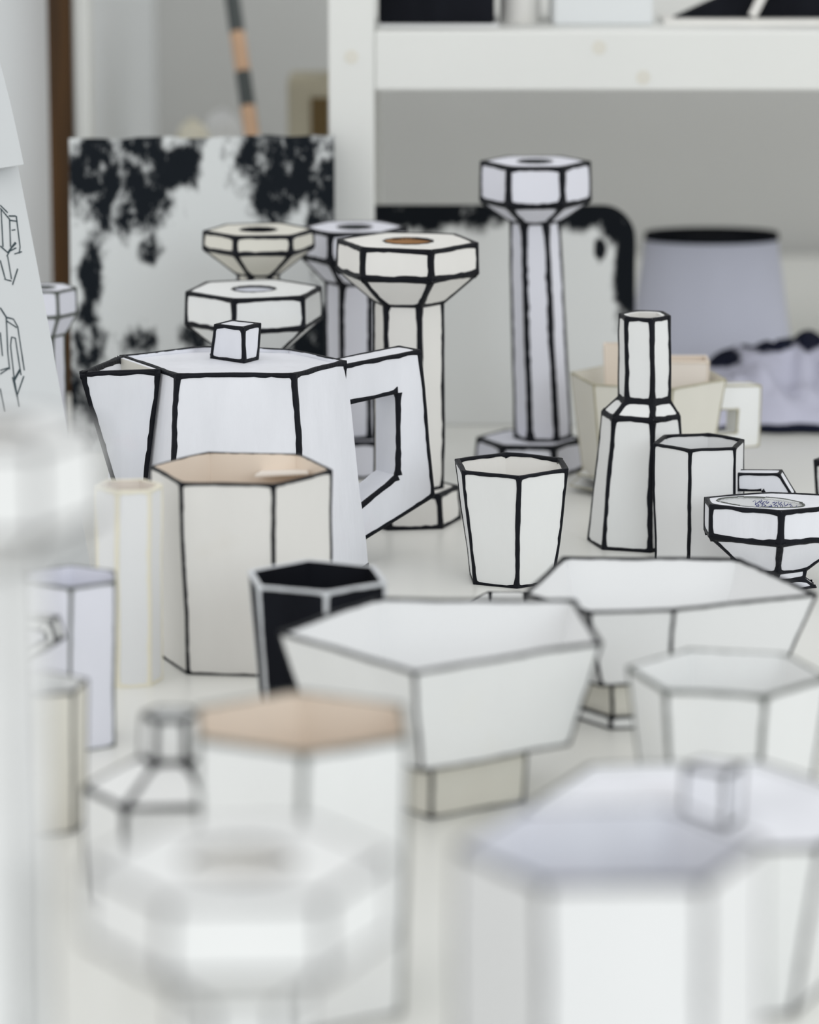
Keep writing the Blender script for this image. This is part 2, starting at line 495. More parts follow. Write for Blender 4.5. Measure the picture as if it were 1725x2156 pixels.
# brushed black and white canvas
YC = 3.10
cl, cr = x_at(146, YC, 0.12), x_at(704, YC, 0.12)
cw = cr - cl; ch = 0.5 * (z_at(300, YC + 0.03) + z_at(288, YC + 0.03)) / math.cos(math.radians(6))
cuv = [(.10, .13, .12, .20), (.30, .10, .13, .20), (.24, .26, .10, .12), (.42, .08, .10, .10), (.70, .09, .10, .13), (.86, .10, .14, .22),
       (.96, .22, .10, .28), (.80, .22, .12, .10), (.08, .47, .055, .17), (.06, .74, .06, .18), (.03, .98, .10, .18), (.26, .73, .07, .06),
       (.47, .74, .06, .09), (.95, .74, .13, .13), (.30, .40, .06, .06)]
vh = 1.0
blob_material('brushed_canvas', (0.68, 0.70, 0.70), (0.010, 0.013, 0.017),
              [((u - 0.5) * cw, ch - v * 590 / 8000 * 3.07, rx * cw, rz * 590 / 8000 * 3.07) for u, v, rx, rz in cuv], 46, 3.6, 0.55, -0.16)
rag = random.Random(4)
outl = [(-cw / 2, 0), (cw / 2, 0)] + [(cw / 2 - cw * k / 24, ch + rag.uniform(-0.0012, 0.0012) + 0.004 * (1 - k / 24)) for k in range(25)]
panel('canvas', 'unframed white canvas with rough black brush marks along its edges', 'painting', (((cl + cr) / 2, YC), outl), 0.018, 'brushed_canvas', 6, None)

# white board with a black painted edge, standing in the shelf bay behind the post
YB = 3.225
bl, br = x_at(715, YB, 0.1), x_at(1338, YB, 0.1)
bw = br - bl; bh = z_at(432, YB + 0.02) / math.cos(math.radians(4))
rad = 0.028
outb = [(-bw / 2, 0), (bw / 2, 0)] + [(bw / 2 - rad + rad * math.cos(math.radians(a)), bh - rad + rad * math.sin(math.radians(a))) for a in range(0, 91, 10)] + [(-bw / 2, bh)]
blob_material('edged_board', (0.74, 0.75, 0.74), (0.008, 0.010, 0.013),
              [(-bw * 0.25, bh, bw * 0.6, 0.026), (bw * 0.25, bh, bw * 0.35, 0.026), (bw / 2 - 0.002, bh * 0.72, 0.019, bh * 0.42), (bw / 2 - 0.012, bh - 0.012, 0.028, 0.028),
               (bw / 2 - 0.03, bh * 0.80, 0.007, 0.014), (bw / 2, bh * 0.35, 0.008, 0.10)], 32, 1.9, 0.3, 0.05)
panel('painted_board', 'white board with rounded corner and black painted top edge under the shelf', 'board', (((bl + br) / 2, YB), outb), 0.012, 'edged_board', 4, 'black_matt')

# upturned lavender bucket with black rim
YK = 3.50
zk = z_at(492, YK); xk = x_at(1497, YK, 0.08); mk = metres(1, YK, 0.08)
bk = thing('lampshade', 'lavender tapering drum shade with a black top band under the shelf', 'lampshade', (xk, YK, 0))
def lathe(name, prof, n, mat, parent, c=(0, 0), sq=1.0):
    V, F = [], []
    for r, z in prof:
        for k in range(n):
            a = 2 * math.pi * k / n
            V.append((c[0] + r * math.cos(a), c[1] + sq * r * math.sin(a), z))
    for l in range(len(prof) - 1):
        for k in range(n):
            a, b = l * n + k, l * n + (k + 1) % n
            F.append((a, b, b + n, a + n))
    return link_mesh(name, V, F, [mat], parent, None, True)
R0, R1 = 180 * mk, 138 * mk
lathe('drum', [(R0, 0), (R1, zk), (R1 - 0.002, zk), (R0 - 0.002, 0.0)], 40, 'lavender_dark', bk, sq=0.6)
lathe('top_band', [(R1 + 0.0018, zk - 0.005), (R1 + 0.0008, zk + 0.0015), (R1 - 0.003, zk + 0.0015), (R1 - 0.003, zk - 0.005)], 40, 'black_matt', bk, sq=0.6)
lathe('top_disc', [(R1 - 0.003, zk - 0.004), (0.0005, zk - 0.004)], 40, 'black_matt', bk, sq=0.6)

# crumpled lavender cloth with dark trim
cb0 = (x_at(1665, 3.27, 0.03), 3.27)
V, F = [], []
NX, NY = 46, 34
for j in range(NY + 1):
    for i in range(NX + 1):
        u, v = i / NX * 2 - 1, j / NY * 2 - 1
        edge = max(0.0, 1 - (u * u) ** 1.6) * max(0.0, 1 - (v * v) ** 1.4)
        nz = noise.noise(Vector((u * 2.2 + 4, v * 1.6, 1.7)))
        n2 = abs(noise.noise(Vector((u * 4.1, v * 3.0 + u * 1.5, 9.1))))
        h = edge ** 0.6 * (0.024 + 0.022 * nz + 0.014 * n2) + 0.040 * edge ** 0.5 * (0.5 + v * 0.5)
        V.append((u * 0.088 + 0.008 * nz, v * 0.085 + 0.008 * noise.noise(Vector((v * 3, u * 3, 2))), 0.0015 + max(0.0, h)))
for j in range(NY):
    for i in range(NX):
        a = j * (NX + 1) + i
        F.append((a, a + 1, a + NX + 2, a + NX + 1))
blob_material('trimmed_cloth', (0.57, 0.57, 0.69), (0.012, 0.014, 0.03), [(-0.03, 0.066, 0.05, 0.011), (0.02, 0.07, 0.02, 0.016), (0.058, 0.06, 0.013, 0.012), (-0.07, 0.05, 0.03, 0.012), (0.0, 0.003, 0.09, 0.006)], 40, 0.8, 0.15, 0.05)
cloth = link_mesh('folded_cloth', V, F, ['trimmed_cloth'], None, None, True)
cloth.location = (cb0[0], cb0[1], 0)
sm = cloth.modifiers.new('thick', 'SOLIDIFY'); sm.thickness = 0.0012; sm.offset = 1
tag(cloth, 'crumpled lavender cloth with dark trim lying by the lampshade', 'cloth')

# items behind the canvas in the niche
zx = z_at(168, 3.62)
x0, x1 = x_at(606, 3.62, 0.2), x_at(700, 3.62, 0.2)
kb = thing('carton', 'tan carton with a brown patch behind the brushed canvas', 'box', ((x0 + x1) / 2, 3.66, 0))
box('carton_body', x0, x1, 3.62, 3.70, 0, zx, 'kraft', kb, 0.002)
box('brown_patch', x_at(655, 3.62, 0.2), x1 - 0.003, 3.6185, 3.6195, 0.19, z_at(205, 3.62), 'kraft_brown', kb)
box('carton_flap', x0 + 0.002, x1 - 0.002, 3.625, 3.695, zx, zx + 0.0015, 'kraft', kb)

def crumple(name, label, cat, px, py, Y, rx, mat, seed):
    zt = z_at(py, Y); X = x_at(px, Y, zt)
    V, F = [], []; n, m = 26, 22
    for j in range(m + 1):
        t = j / m
        prof = rx * (1.0 - 0.25 * t) if t < 0.72 else rx * 0.82 * math.sqrt(max(0.0, 1 - ((t - 0.72) / 0.28) ** 2))
        for k in range(n):
            a = 2 * math.pi * k / n
            d = 1 + 0.28 * noise.noise(Vector((math.cos(a) * 1.8, math.sin(a) * 1.8, t * 5 + seed)))
            V.append((prof * d * math.cos(a), prof * 0.7 * d * math.sin(a), zt * t + (0.008 * noise.noise(Vector((k * 0.6, seed, t * 3))) if 0 < j else 0)))
    for j in range(m):
        for k in range(n):
            a, b = j * n + k, j * n + (k + 1) % n
            F.append((a, b, b + n, a + n))
    F.append(tuple(range(n - 1, -1, -1)))
    o = link_mesh(name, V, F, [mat], None)
    o.location = (X, Y, 0.0)
    return tag(o, label, cat)
crumple('paper_bag', 'crumpled tan paper bag behind the brushed canvas', 'bag', 405, 252, 3.70, 0.028, 'tape_yellow', 2.0)
crumple('paper_bag', 'crumpled white paper bag beside the taped stick behind the canvas', 'bag', 470, 232, 3.74, 0.030, 'white_paper', 7.0)

# taped stick
s0, s1 = at(604, 745, 3.42), at(488, -14, 3.60)
s0.z = 0.004
dirv = (s1 - s0).normalized(); top = s0 + (s1 - s0) * 1.45
stick = thing('taped_stick', 'thin stick banded in grey and copper tape leaning behind the canvas', 'stick', (s0.x, s0.y, 0))
def rod(name, a, b, r, mat, parent, n=12, r2=None):
    org = parent_world(parent); d = (b - a).normalized()
    u = d.cross(Vector((0, 1, 0))).normalized(); v = d.cross(u)
    V = []
    for P, rr in ((a, r), (b, r2 or r)):
        for k in range(n):
            t = 2 * math.pi * k / n
            V.append(P + u * rr * math.cos(t) + v * rr * math.sin(t) - org)
    F = [(k, (k + 1) % n, n + (k + 1) % n, n + k) for k in range(n)] + [tuple(range(n - 1, -1, -1)), tuple(range(n, 2 * n))]
    return link_mesh(name, V, F, [mat], parent)
L = (top - s0).length
marks = [0.0, 0.22]
def frac_for(py):
    best = min(range(1001), key=lambda k: abs(slope(py) * (s0 + (top - s0) * (k / 1000)).y - (CAMZ - (s0 + (top - s0) * (k / 1000)).z)))
    return best / 1000
cuts_ = [0.0] + [frac_for(y) for y in (520, 410, 310, 226, 152, 70, -20, -110, -200)] + [1.0]
cuts_ = sorted(set(cuts_))
for i, (a, b) in enumerate(zip(cuts_, cuts_[1:])):
    idx = len(cuts_) - i
    rod('tape_band', s0 + (top - s0) * a, s0 + (top - s0) * b, 0.0072, 'copper_tape' if i % 2 == 1 else 'grey_tape', stick)

# upper shelf
zs = zb1
def shelf_item(name, label, cat, xa, xb, Y0, dy, h, mat):
    o = box(name, x_at(xa, Y0, zs), x_at(xb, Y0, zs), Y0, Y0 + dy, zs, zs + h, mat, None, 0.0025)
    return tag(o, label, cat)
b1 = thing('black_box', 'black box on a white paper sheet at the left of the upper shelf', 'box', (x_at(918, 3.24, zs), 3.24, zs + 0.002))
box('carton', x_at(797, 3.215, zs), x_at(1042, 3.215, zs), 3.215, 3.30, zs + 0.002, zs + 0.16, 'black_matt', b1, 0.002)
box('lid', x_at(795, 3.213, zs), x_at(1044, 3.213, zs), 3.213, 3.302, zs + 0.10, zs + 0.163, 'black_matt', b1, 0.002)
tag(box('paper_sheet', x_at(800, 3.205, zs), x_at(1050, 3.205, zs), 3.205, 3.32, zs, zs + 0.002, 'white_paper'), 'white paper sheet under the black box on the upper shelf', 'paper')
vs = thing('paper_roll', 'pale paper roll standing between the boxes on the upper shelf', 'paper', (x_at(1095, 3.26, zs), 3.26, zs))
lathe('tube', [(0.017, 0), (0.018, 0.12), (0.016, 0.12), (0.015, 0.002)], 28, 'white_warm', vs)
lathe('core', [(0.0145, 0.001), (0.0148, 0.118)], 20, 'kraft', vs)
lb = thing('grey_box', 'pale grey box in the middle of the upper shelf', 'box', (x_at(1270, 3.24, zs), 3.24, zs))
box('carton', x_at(1165, 3.22, zs), x_at(1375, 3.22, zs), 3.22, 3.32, zs, zs + 0.13, 'wall_paint', lb, 0.002)
box('lid', x_at(1163, 3.218, zs), x_at(1377, 3.218, zs), 3.218, 3.322, zs + 0.09, zs + 0.133, 'wall_paint', lb, 0.002)
fo = thing('folder', 'black folder with a slanting white strap at the right of the upper shelf', 'folder', (x_at(1580, 3.24, zs), 3.24, zs))
xa, xb = x_at(1420, 3.25, zs), x_at(1800, 3.25, zs)
link_mesh('cover', [v - parent_world(fo) for v in [Vector((xa, 3.25, zs + 0.004)), Vector((xb, 3.25, zs + 0.004)), Vector((xb, 3.25, zs + 0.12)), Vector((xa + 0.10, 3.25, zs + 0.05)),
          Vector((xa, 3.27, zs + 0.004)), Vector((xb, 3.27, zs + 0.004)), Vector((xb, 3.27, zs + 0.12)), Vector((xa + 0.10, 3.27, zs + 0.05))]],
          [(0, 1, 2, 3), (7, 6, 5, 4), (0, 4, 5, 1), (1, 5, 6, 2), (2, 6, 7, 3), (3, 7, 4, 0)], ['black_matt'], fo)
box('page_block', xa - 0.01, xb, 3.23, 3.30, zs, zs + 0.004, 'white_warm', fo)
rod('strap', Vector((x_at(1585, 3.24, zs), 3.243, zs + 0.006)), Vector((x_at(1650, 3.24, zs), 3.243, zs + 0.06)), 0.004, 'white_warm', fo, 8)

# ------------------------------------------------------------------ candlesticks
candlestick('candlestick', 'warm white faceted candlestick with brown socket beside the teapot handle', 860, 508, 2.83, 153, -11, 64, 66, 76, 108, 0.026,
            base_rot=8, mat='white_warm', w=0.0028, hole_px=50, hole_mat='cardboard', seed=11)
candlestick('candlestick', 'tallest slender candlestick with lavender facets in front of the painted board', 1127, 340, 3.03, 117, -1, 84, 44, 52, 112, 0.026,
            base_rot=-4, mat='lavender', w=0.0031, hole_px=34, hole_mat='grey_tape', seed=21, base_off=(-0.011, 0), lean=(-0.008, 0.0), col_bot=60)
candlestick('candlestick', 'cream candlestick with small dark hole in front of the brushed canvas', 544, 484, 2.955, 119, 8, 38, 56, 45, 86, 0.024,
            mat='cream', w=0.0023, hole_px=36, hole_mat='black_matt', seed=31)
candlestick('candlestick', 'white candlestick with a white socket right behind the teapot lid', 535, 609, 2.86, 150, 16, 68, 62, 72, 104, 0.026,
            mat='white_neutral', w=0.0025, hole_px=44, hole_mat='white_cool', seed=41)
candlestick('candlestick', 'lavender-white candlestick half hidden behind the brown-socketed one', 747, 478, 3.02, 112, 3, 62, 56, 62, 90, 0.03,
            mat='lavender', w=0.0028, hole_px=34, hole_mat='grey_tape', seed=51)
candlestick('candlestick', 'small lavender candlestick behind the sheet of sketches', 92, 606, 2.95, 70, 0, 54, 46, 42, 66, 0.02,
            mat='lavender', line='grey_line', w=0.0014, hole_px=22, hole_mat='grey_tape', seed=61)
candlestick('candlestick', 'blurred white candlestick with a broad head at the bottom left front', 505, 1812, 1.31, 326, 5, 165, 120, 140, 220, 0.026,
            mat='white_neutral', line='black_paint', w=0.0013, hole_px=112, hole_mat='white_warm', seed=71)
candlestick('candlestick', 'tall blurred candlestick cut off by the left edge of the picture', -50, 905, 1.34, 262, 4, 185, 90, 135, 250, 0.026,
            mat='white_neutral', line='black_paint', w=0.0012, hole_px=110, hole_mat='white_warm', seed=81)

# ------------------------------------------------------------------ the teapot
YT = 2.66
zr = z_at(760, YT)
rim_px = [(252, 748), (372, 789), (621, 786), (729, 759), (612, 734), (410, 731)]
rim = [on(x, y, zr) for x, y in rim_px]
base = scaled(rim, 1.20, 0.0)
rc = centre(rim)
tp = thing('teapot', 'large white teapot with bold black outlines, cube knob and angular handle', 'teapot', (rc.x, rc.y, 0))
s = Solid(101, 0.0011)
s.skin(base, rim, 'side')
tin = inset(rim, 0.003)
s.skin(rim, tin, 'rim')
low = [Vector((p.x, p.y, zr - 0.0035)) for p in tin]
s.skin(tin, low, 'inner')
s.add(base[::-1], 'bottom')
body = s.mesh('body', ['white_cool'], tp, ('side', 'rim', 'bottom', 'inner'), cuts=8)
s.lines('painted_outline', 'black_paint', body, OUTER, w=0.0027, keep=lambda a, b: abs(a.z - b.z) < 0.02 or min((q - base[i]).length for q in (a, b) for i in (0, 3)) > 0.03)
# lid and cube knob
s = Solid(103, 0.0005)
lid_lo = [Vector((p.x, p.y, zr - 0.006)) for p in inset(rim, 0.0034)]; lid_up = [Vector((p.x, p.y, zr - 0.0028)) for p in inset(rim, 0.0034)]
s.skin(lid_lo, lid_up, 'side'); s.add(lid_up, 'rim')
lid = s.mesh('lid', ['white_cool'], tp)
zl = zr - 0.0028
kb_ = [on(445, 754, zl), on(514, 765, zl), on(544, 757, zl), on(480, 748, zl)]
ktz = z_at(681, centre(kb_).y)
kt_ = [on(452, 683, ktz), on(512, 690, ktz), on(547, 682, ktz), on(488, 674, ktz)]
s = Solid(104, 0.0008)
s.skin(kb_, kt_, 'side'); s.add(kt_, 'rim'); s.add(kb_[::-1], 'bottom')
kn = s.mesh('knob', ['white_cool'], lid)
s.lines('knob_outline', 'black_paint', lid, OUTER, w=0.0021)
# spout: a wedge folded from two triangles
T = on(168, 785, zr); J1 = lerp(rim[0], rim[1], 0.77); J2 = lerp(rim[0], rim[1], 0.06)
Bp = lerp(base[0], base[1], 0.60); Bp.z = 0.012
nf = (rim[1] - rim[0]).cross(base[0] - rim[0]).normalized()
if nf.y > 0: nf = -nf
for q_ in (J1, J2, Bp): q_ += nf * 0.0022
s = Solid(105, 0.0)
cs = (T + J1 + J2) / 3
Ti, J1i, J2i = [lerp(p, cs, 0.16) for p in (T, J1, J2)]
Bi = lerp(Bp, cs, 0.55)
s.add([T, Bp, J1], 'side'); s.add([J2, Bp, T], 'side')
s.add([T, J1, J1i, Ti], 'rim'); s.add([J2, T, Ti, J2i], 'rim'); s.add([J1, J2, J2i, J1i], 'rim')
s.add([Ti, J1i, Bi], 'inner'); s.add([J2i, Ti, Bi], 'inner'); s.add([J1i, J2i, Bi], 'innerback', 1)
s.add([J1, Bp, J2], 'bodyface')
sp = s.mesh('spout', ['white_cool', 'cream'], tp, ('side', 'rim', 'inner', 'innerback'))
s.lines('painted_outline', 'black_paint', sp, [('side', 'rim'), ('side', 'bodyface'), ('side', 'side'), ('rim', 'inner')], w=0.0029)
# handle
bar_handle(tp, lerp(base[3], rim[3], 0.8) + Vector((-0.002, 0, 0)), 40, [(722, 771), (886, 737), (914, 1046), (752, 1146)], [(726, 854), (838, 827), (838, 1001), (745, 1077)], 0.025, 'white_cool', 'black_paint', 0.0025, 107)

# ------------------------------------------------------------------ cup, bottle, mug in the plane of focus
def vessel_px(name, label, cat, px, py, Y, r, rot, r_bot, dx_bot=0, mid=None, n=6, jit=0.015, sq=1.0, **kw):
    zt = z_at(py, Y); m = metres(1, Y, zt); m0 = metres(1, Y, 0)
    X = x_at(px, Y, zt); X0 = x_at(px + dx_bot, Y, 0)
    sd = kw.get('seed', 1)
    rings = [ngon((X0, Y), r_bot * m0, 0.0, rot, n, sq, jit, sd)]
    for (fz, rr, dx) in (mid or []):
        rings.append(ngon((X + metres(dx, Y, zt * fz), Y), rr * m, zt * fz, rot, n, sq, jit, sd + 1))
    rings.append(ngon((X, Y), r * m, zt, rot, n, sq, jit, sd + 2))
    return open_vessel(name, label, cat, rings, **kw)

vessel_px('cup', 'white tapered paper cup with black lines standing alone left of the bottle', 'cup', 1078, 978, 2.63, 130, -85, 96, 0,
          out='white_neutral', inn='white_warm', seed=121, w=0.0019, wall=0.003, rim_inner=True, amp=0.0011)

YBt = 2.75
zt = z_at(662, YBt)
hN, hS = z_at(838, YBt), z_at(870, YBt)
mB = metres(1, YBt, 0.1)
rings = [ngon((x_at(1339, YBt, 0), YBt), 104 * mB, 0, -77, jit=0.015, seed=3), ngon((x_at(1350, YBt, hS), YBt), 86 * mB, hS, -77, jit=0.015, seed=4),
         ngon((x_at(1357, YBt, hN), YBt), 56 * mB, hN, -77, jit=0.01, seed=5), ngon((x_at(1357, YBt, zt), YBt), 55 * mB, zt, -77, jit=0.03, seed=6)]
open_vessel('bottle', 'white faceted bottle with a long neck beside the paper mug', 'bottle', rings, wall=0.006, out='white_neutral', seed=131, w=0.0023, amp=0.0012, inn='white_warm')

YM = 2.69
mg, mr = vessel_px('mug', 'straight white paper mug with angular handle in front of the bottle', 'mug', 1473, 930, YM, 100, -106, 97, -2,
          out='white_paper', inn='white_paper', seed=141, w=0.0014, wall=0.0025, rim_inner=True, amp=0.0009)
Rv = x_at(1560, YM, 0.06)
bar_handle(mg, Vector((x_at(1560, YM, 0.06), YM - 0.014, 0)), -14, [(1553, 997), (1641, 998), (1671, 1047), (1645, 1120), (1545, 1128)],
           [(1553, 1034), (1604, 1034), (1622, 1052), (1606, 1088), (1545, 1094)], 0.014, 'white_cool', 'black_paint', 0.0013, 143)

# ------------------------------------------------------------------ goblet at the right edge with printing inside its round opening
YG = 2.60
zg = z_at(1060, YG)
g_px = [(1484, 1047), (1494, 1064), (1645, 1079), (1792, 1062), (1776, 1044), (1625, 1037)]
g3 = ccw([on(x, y, zg) for x, y in g_px])
gc = centre(g3)
zg1 = z_at(1128, YG); zg2 = 0.012
g2 = scaled(g3, 1.0, zg1); g1 = scaled(g3, 0.42, zg2); g1b = scaled(g3, 0.40, 0.006); g0 = scaled(g3, 0.56, 0.0)
gob = thing('goblet', 'low white paper goblet with round opening at the right edge', 'goblet', (gc.x, gc.y, 0))
s = Solid(151, 0.0009)
s.skin(g1, g2, 'side'); s.skin(g2, g3, 'side'); s.add(g1[::-1], 'bottom')
oc_ = on(1602, 1059, zg); va = on(1694, 1064, zg) - oc_; vb = on(1594, 1048, zg) - oc_
ox, oy = oc_.x, oc_.y
det = va.x * vb.y - va.y * vb.x
def ell(t, k=1.0): return Vector((ox + k * (va.x * math.cos(t) + vb.x * math.sin(t)), oy + k * (va.y * math.cos(t) + vb.y * math.sin(t)), zg))
ai = [math.atan2((va.x * (p.y - oy) - va.y * (p.x - ox)) / det, ((p.x - ox) * vb.y - (p.y - oy) * vb.x) / det) for p in g3]
for i in range(6):
    a0, a1 = ai[i], ai[(i + 1) % 6]
    while a1 < a0: a1 += 2 * math.pi
    arc = [ell(a0 + (a1 - a0) * k / 8) for k in range(9)]
    s.add([g3[i], g3[(i + 1) % 6]] + arc[::-1], 'rim', 0)
    for k in range(8):
        p, q = arc[k], arc[k + 1]
        dn = Vector((0, 0, 0.021))
        s.add([q, p, p - dn, q - dn], 'hole', 0)
s.add([ell(k * math.pi / 16) - Vector((0, 0, 0.0205)) for k in range(32)], 'holefloor', 0)
gb = s.mesh('bowl', ['white_cool'], gob, ('side', 'rim', 'bottom'))
gl = s.mesh('lining', ['white_paper'], gob, ('hole', 'holefloor'), cuts=1)
s.lines('painted_outline', 'black_paint', gb, OUTER, w=0.0025)
s.lines('opening_outline', 'grey_line', gb, [('rim', 'hole')], w=0.0008)
s = Solid(152, 0.0004)
s.skin(g0, g1b, 'side'); s.skin(g1b, g1, 'side'); s.add(g0[::-1], 'bottom')
gf = s.mesh('foot', ['white_cool'], gob); s.lines('painted_outline', 'black_paint', gf, OUTER, w=0.0018)
# blue printing on the inside wall
def text_mesh(body, size):
    cu = bpy.data.curves.new('t', 'FONT'); cu.body = body; cu.size = size; cu.resolution_u = 2
    o = bpy.data.objects.new('t', cu); COL.objects.link(o)
    dg = bpy.context.evaluated_depsgraph_get(); dg.update()
    me = bpy.data.meshes.new_from_object(o.evaluated_get(dg))
    v = [p.co.copy() for p in me.vertices]; f = [tuple(p.vertices) for p in me.polygons]
    bpy.data.objects.remove(o); bpy.data.curves.remove(cu); bpy.data.meshes.remove(me)
    return v, f
TV, TF = [], []
words = ['Najbolj', 'aktivny', 'u zdo', 'vloplo', 'doklopcm', 'U mena', 'vodo', 'Naj']
for i, wd in enumerate(words):
    v, f = text_mesh(wd, 0.0052)
    b0 = len(TV)
    a = math.radians(-50)
    for p in v:
        u = p.x * math.cos(a) - p.y * math.sin(a) + i * 0.0046
        h = p.x * math.sin(a) + p.y * math.cos(a) + i * 0.0001
        th = math.radians(96) - u / va.length
        e_ = ell(th, 0.978); e_.z = zg - 0.0028 + h
        TV.append(warp(e_, 151, 0.0009) - parent_world(gl))
    F_ = [tuple(b0 + k for k in fc) for fc in f]
    TF += F_
keep_f = [fc for fc in TF if all(zg - 0.019 < TV[k].z + parent_world(gl).z < zg - 0.001 for k in fc)]
tx = link_mesh('printed_lettering', TV, keep_f, ['blue_ink'], gl)
tx['label'] = 'blue printed lettering'

# ------------------------------------------------------------------ jars, bowls and boxes towards the camera
jar, jr = vessel_px('jar', 'tall hexagonal jar with bare peach card inside, in front of the teapot', 'jar', 507, 986, 2.40, 194, -7, 182, 8,
          out='white_warm', inn='peach', seed=161, w=0.0016, wall=0.002, amp=0.0008, rim_mat='white_warm')
# folded flap inside the jar
zj = z_at(986, 2.40)
fp = [on(536, 1000, zj - 0.006), on(650, 994, zj - 0.004), on(640, 983, zj - 0.012), on(560, 984, zj - 0.014)]
org = parent_world(jar)
fv = [p - org for p in fp] + [p - org - Vector((0, 0, 0.0015)) for p in fp]
link_mesh('card_flap', fv, [(0, 1, 2, 3), (7, 6, 5, 4), (0, 4, 5, 1), (1, 5, 6, 2), (2, 6, 7, 3), (3, 7, 4, 0)], ['peach_pale'], jar)

# pale unpainted vase between the jar and the lavender mug
vessel_px('vase', 'pale bare-card vase with yellow taped seams left of the peach-lined jar', 'vase', 272, 1022, 2.34, 70, 12, 68, 2,
          out='white_paper', inn='peach_pale', line='tape_yellow', seed=171, w=0.0018, wall=0.002)

# lavender mug
lm, lmr = vessel_px('mug', 'lavender-white six-sided mug with grey outlines near the left edge', 'mug', 150, 1214, 2.195, 106, -86, 104, 2, n=6,
          out='lavender', inn='lavender', line='grey_line', seed=181, w=0.0011, wall=0.0018)
bar_handle(lm, Vector((x_at(100, 2.13, 0.05), 2.13, 0)), -18, [(40, 1296), (110, 1304), (124, 1350), (50, 1402)], [(40, 1322), (94, 1328), (102, 1344), (50, 1370)], 0.010, 'white_neutral', 'black_paint', 0.0015, 183)

# small mug behind the tall blurred candlestick
vessel_px('cup', 'small blurred cream cup behind the tall candlestick at the left edge', 'cup', 78, 1440, 2.02, 108, -40, 100, 6,
          out='cream', inn='white_neutral', line='black_paint', seed=191, w=0.0010, wall=0.002)

# black cup with white lines
vessel_px('cup', 'black paper cup with pale grey outlines behind the big bowl', 'cup', 667, 1213, 2.22, 157, -81, 128, 4,
          out='black_matt', inn='black_matt', line='white_line', seed=201, w=0.0016, wall=0.0035, rim_mat='white_line')

# front bowl
YF = 2.07
zf = z_at(1332, YF)
f_px = [(586, 1331), (872, 1416), (1268, 1352), (1210, 1263), (790, 1259)]
f3 = ccw([on(x, y, zf) for x, y in f_px])
fc = centre(f3)
fz1, fz0 = 0.030, 0.0
def bowl(name, label, r3, z_mid, k_mid, k_foot_top, k_foot, seed, out, inn, w, line='black_paint', shift=(0, 0), plate=None):
    r2 = scaled(r3, k_mid, z_mid, shift); r1 = scaled(r3, k_foot_top, z_mid - 0.0008, shift); r0 = scaled(r3, k_foot, 0.0, shift)
    c = centre(r0)
    root = thing(name, label, 'bowl', (c.x, c.y, 0))
    s = Solid(seed, 0.0008)
    s.skin(r2, r3, 'side'); tin = inset(r3, 0.0022); s.skin(r3, tin, 'rim'); s.add(r2[::-1], 'bottom')
    iz = [Vector((p.x, p.y, z_mid + 0.002)) for p in inset(r2, 0.0022)]
    s.skin(tin, iz, 'inner'); s.add(iz, 'floor')
    b = s.mesh('body', [out], root, ('side', 'rim', 'bottom')); s.mesh('lining', [inn], root, ('inner', 'floor'))
    s.lines('painted_outline', line, b, OUTER + [('rim', 'inner')], w=w)
    s = Solid(seed + 1, 0.0006)
    s.skin(r0, r1, 'side'); s.add(r0[::-1], 'bottom'); s.add(r1, 'rim')
    f = s.mesh('foot', ['cream'], root); s.lines('painted_outline', line, f, OUTER, w=w * 1.1)
    if plate:
        s = Solid(seed + 2, 0.0004); p0 = scaled(r3, plate, 0.0, shift); p1 = scaled(r3, plate, 0.008, shift)
        s.skin(p0, p1, 'side'); s.add(p0[::-1], 'bottom'); s.add(p1, 'rim')
        f = s.mesh('base_plate', ['white_neutral'], root); s.lines('painted_outline', line, f, OUTER, w=w * 1.1)
    return root
bowl('bowl', 'wide five-sided white bowl on a small foot in the middle foreground', f3, 0.036, 0.80, 0.52, 0.50, 211, 'white_neutral', 'white_paper', 0.0013)

YR = 2.27
zrb = z_at(1230, YR)
r_px = [(1105, 1250), (1240, 1289), (1420, 1283), (1722, 1251), (1559, 1175), (1185, 1173)]
r3 = ccw([on(x, y, zrb) for x, y in r_px])
bowl('bowl', 'wide low white bowl with cream foot behind the front bowl on the right', r3, 0.030, 0.80, 0.62, 0.60, 221, 'white_paper', 'white_paper', 0.0012, plate=0.64)

# low dish whose far corner peeps out behind the front bowl
dz = 0.038
d_px = [(985, 1268), (1030, 1246), (1110, 1247), (1150, 1275), (1110, 1330), (1010, 1330)]
d3 = ccw([on(x, y, dz) for x, y in d_px])
open_vessel('dish', 'low outlined dish peeping out between the cup and the front bowl', 'dish', [scaled(d3, 0.7, 0.0), d3], out='white_neutral', seed=231, w=0.0010, inner_pairs=[('inner', 'inner')])

# faceted pot at the right, in front of the low bowl
vessel_px('cup', 'blurred white hexagonal cup with grey rim at the right middle', 'cup', 1530, 1415, 2.02, 212, -12, 168, -4,
          out='white_neutral', inn='white_neutral', line='grey_line', seed=241, w=0.0017, wall=0.002)

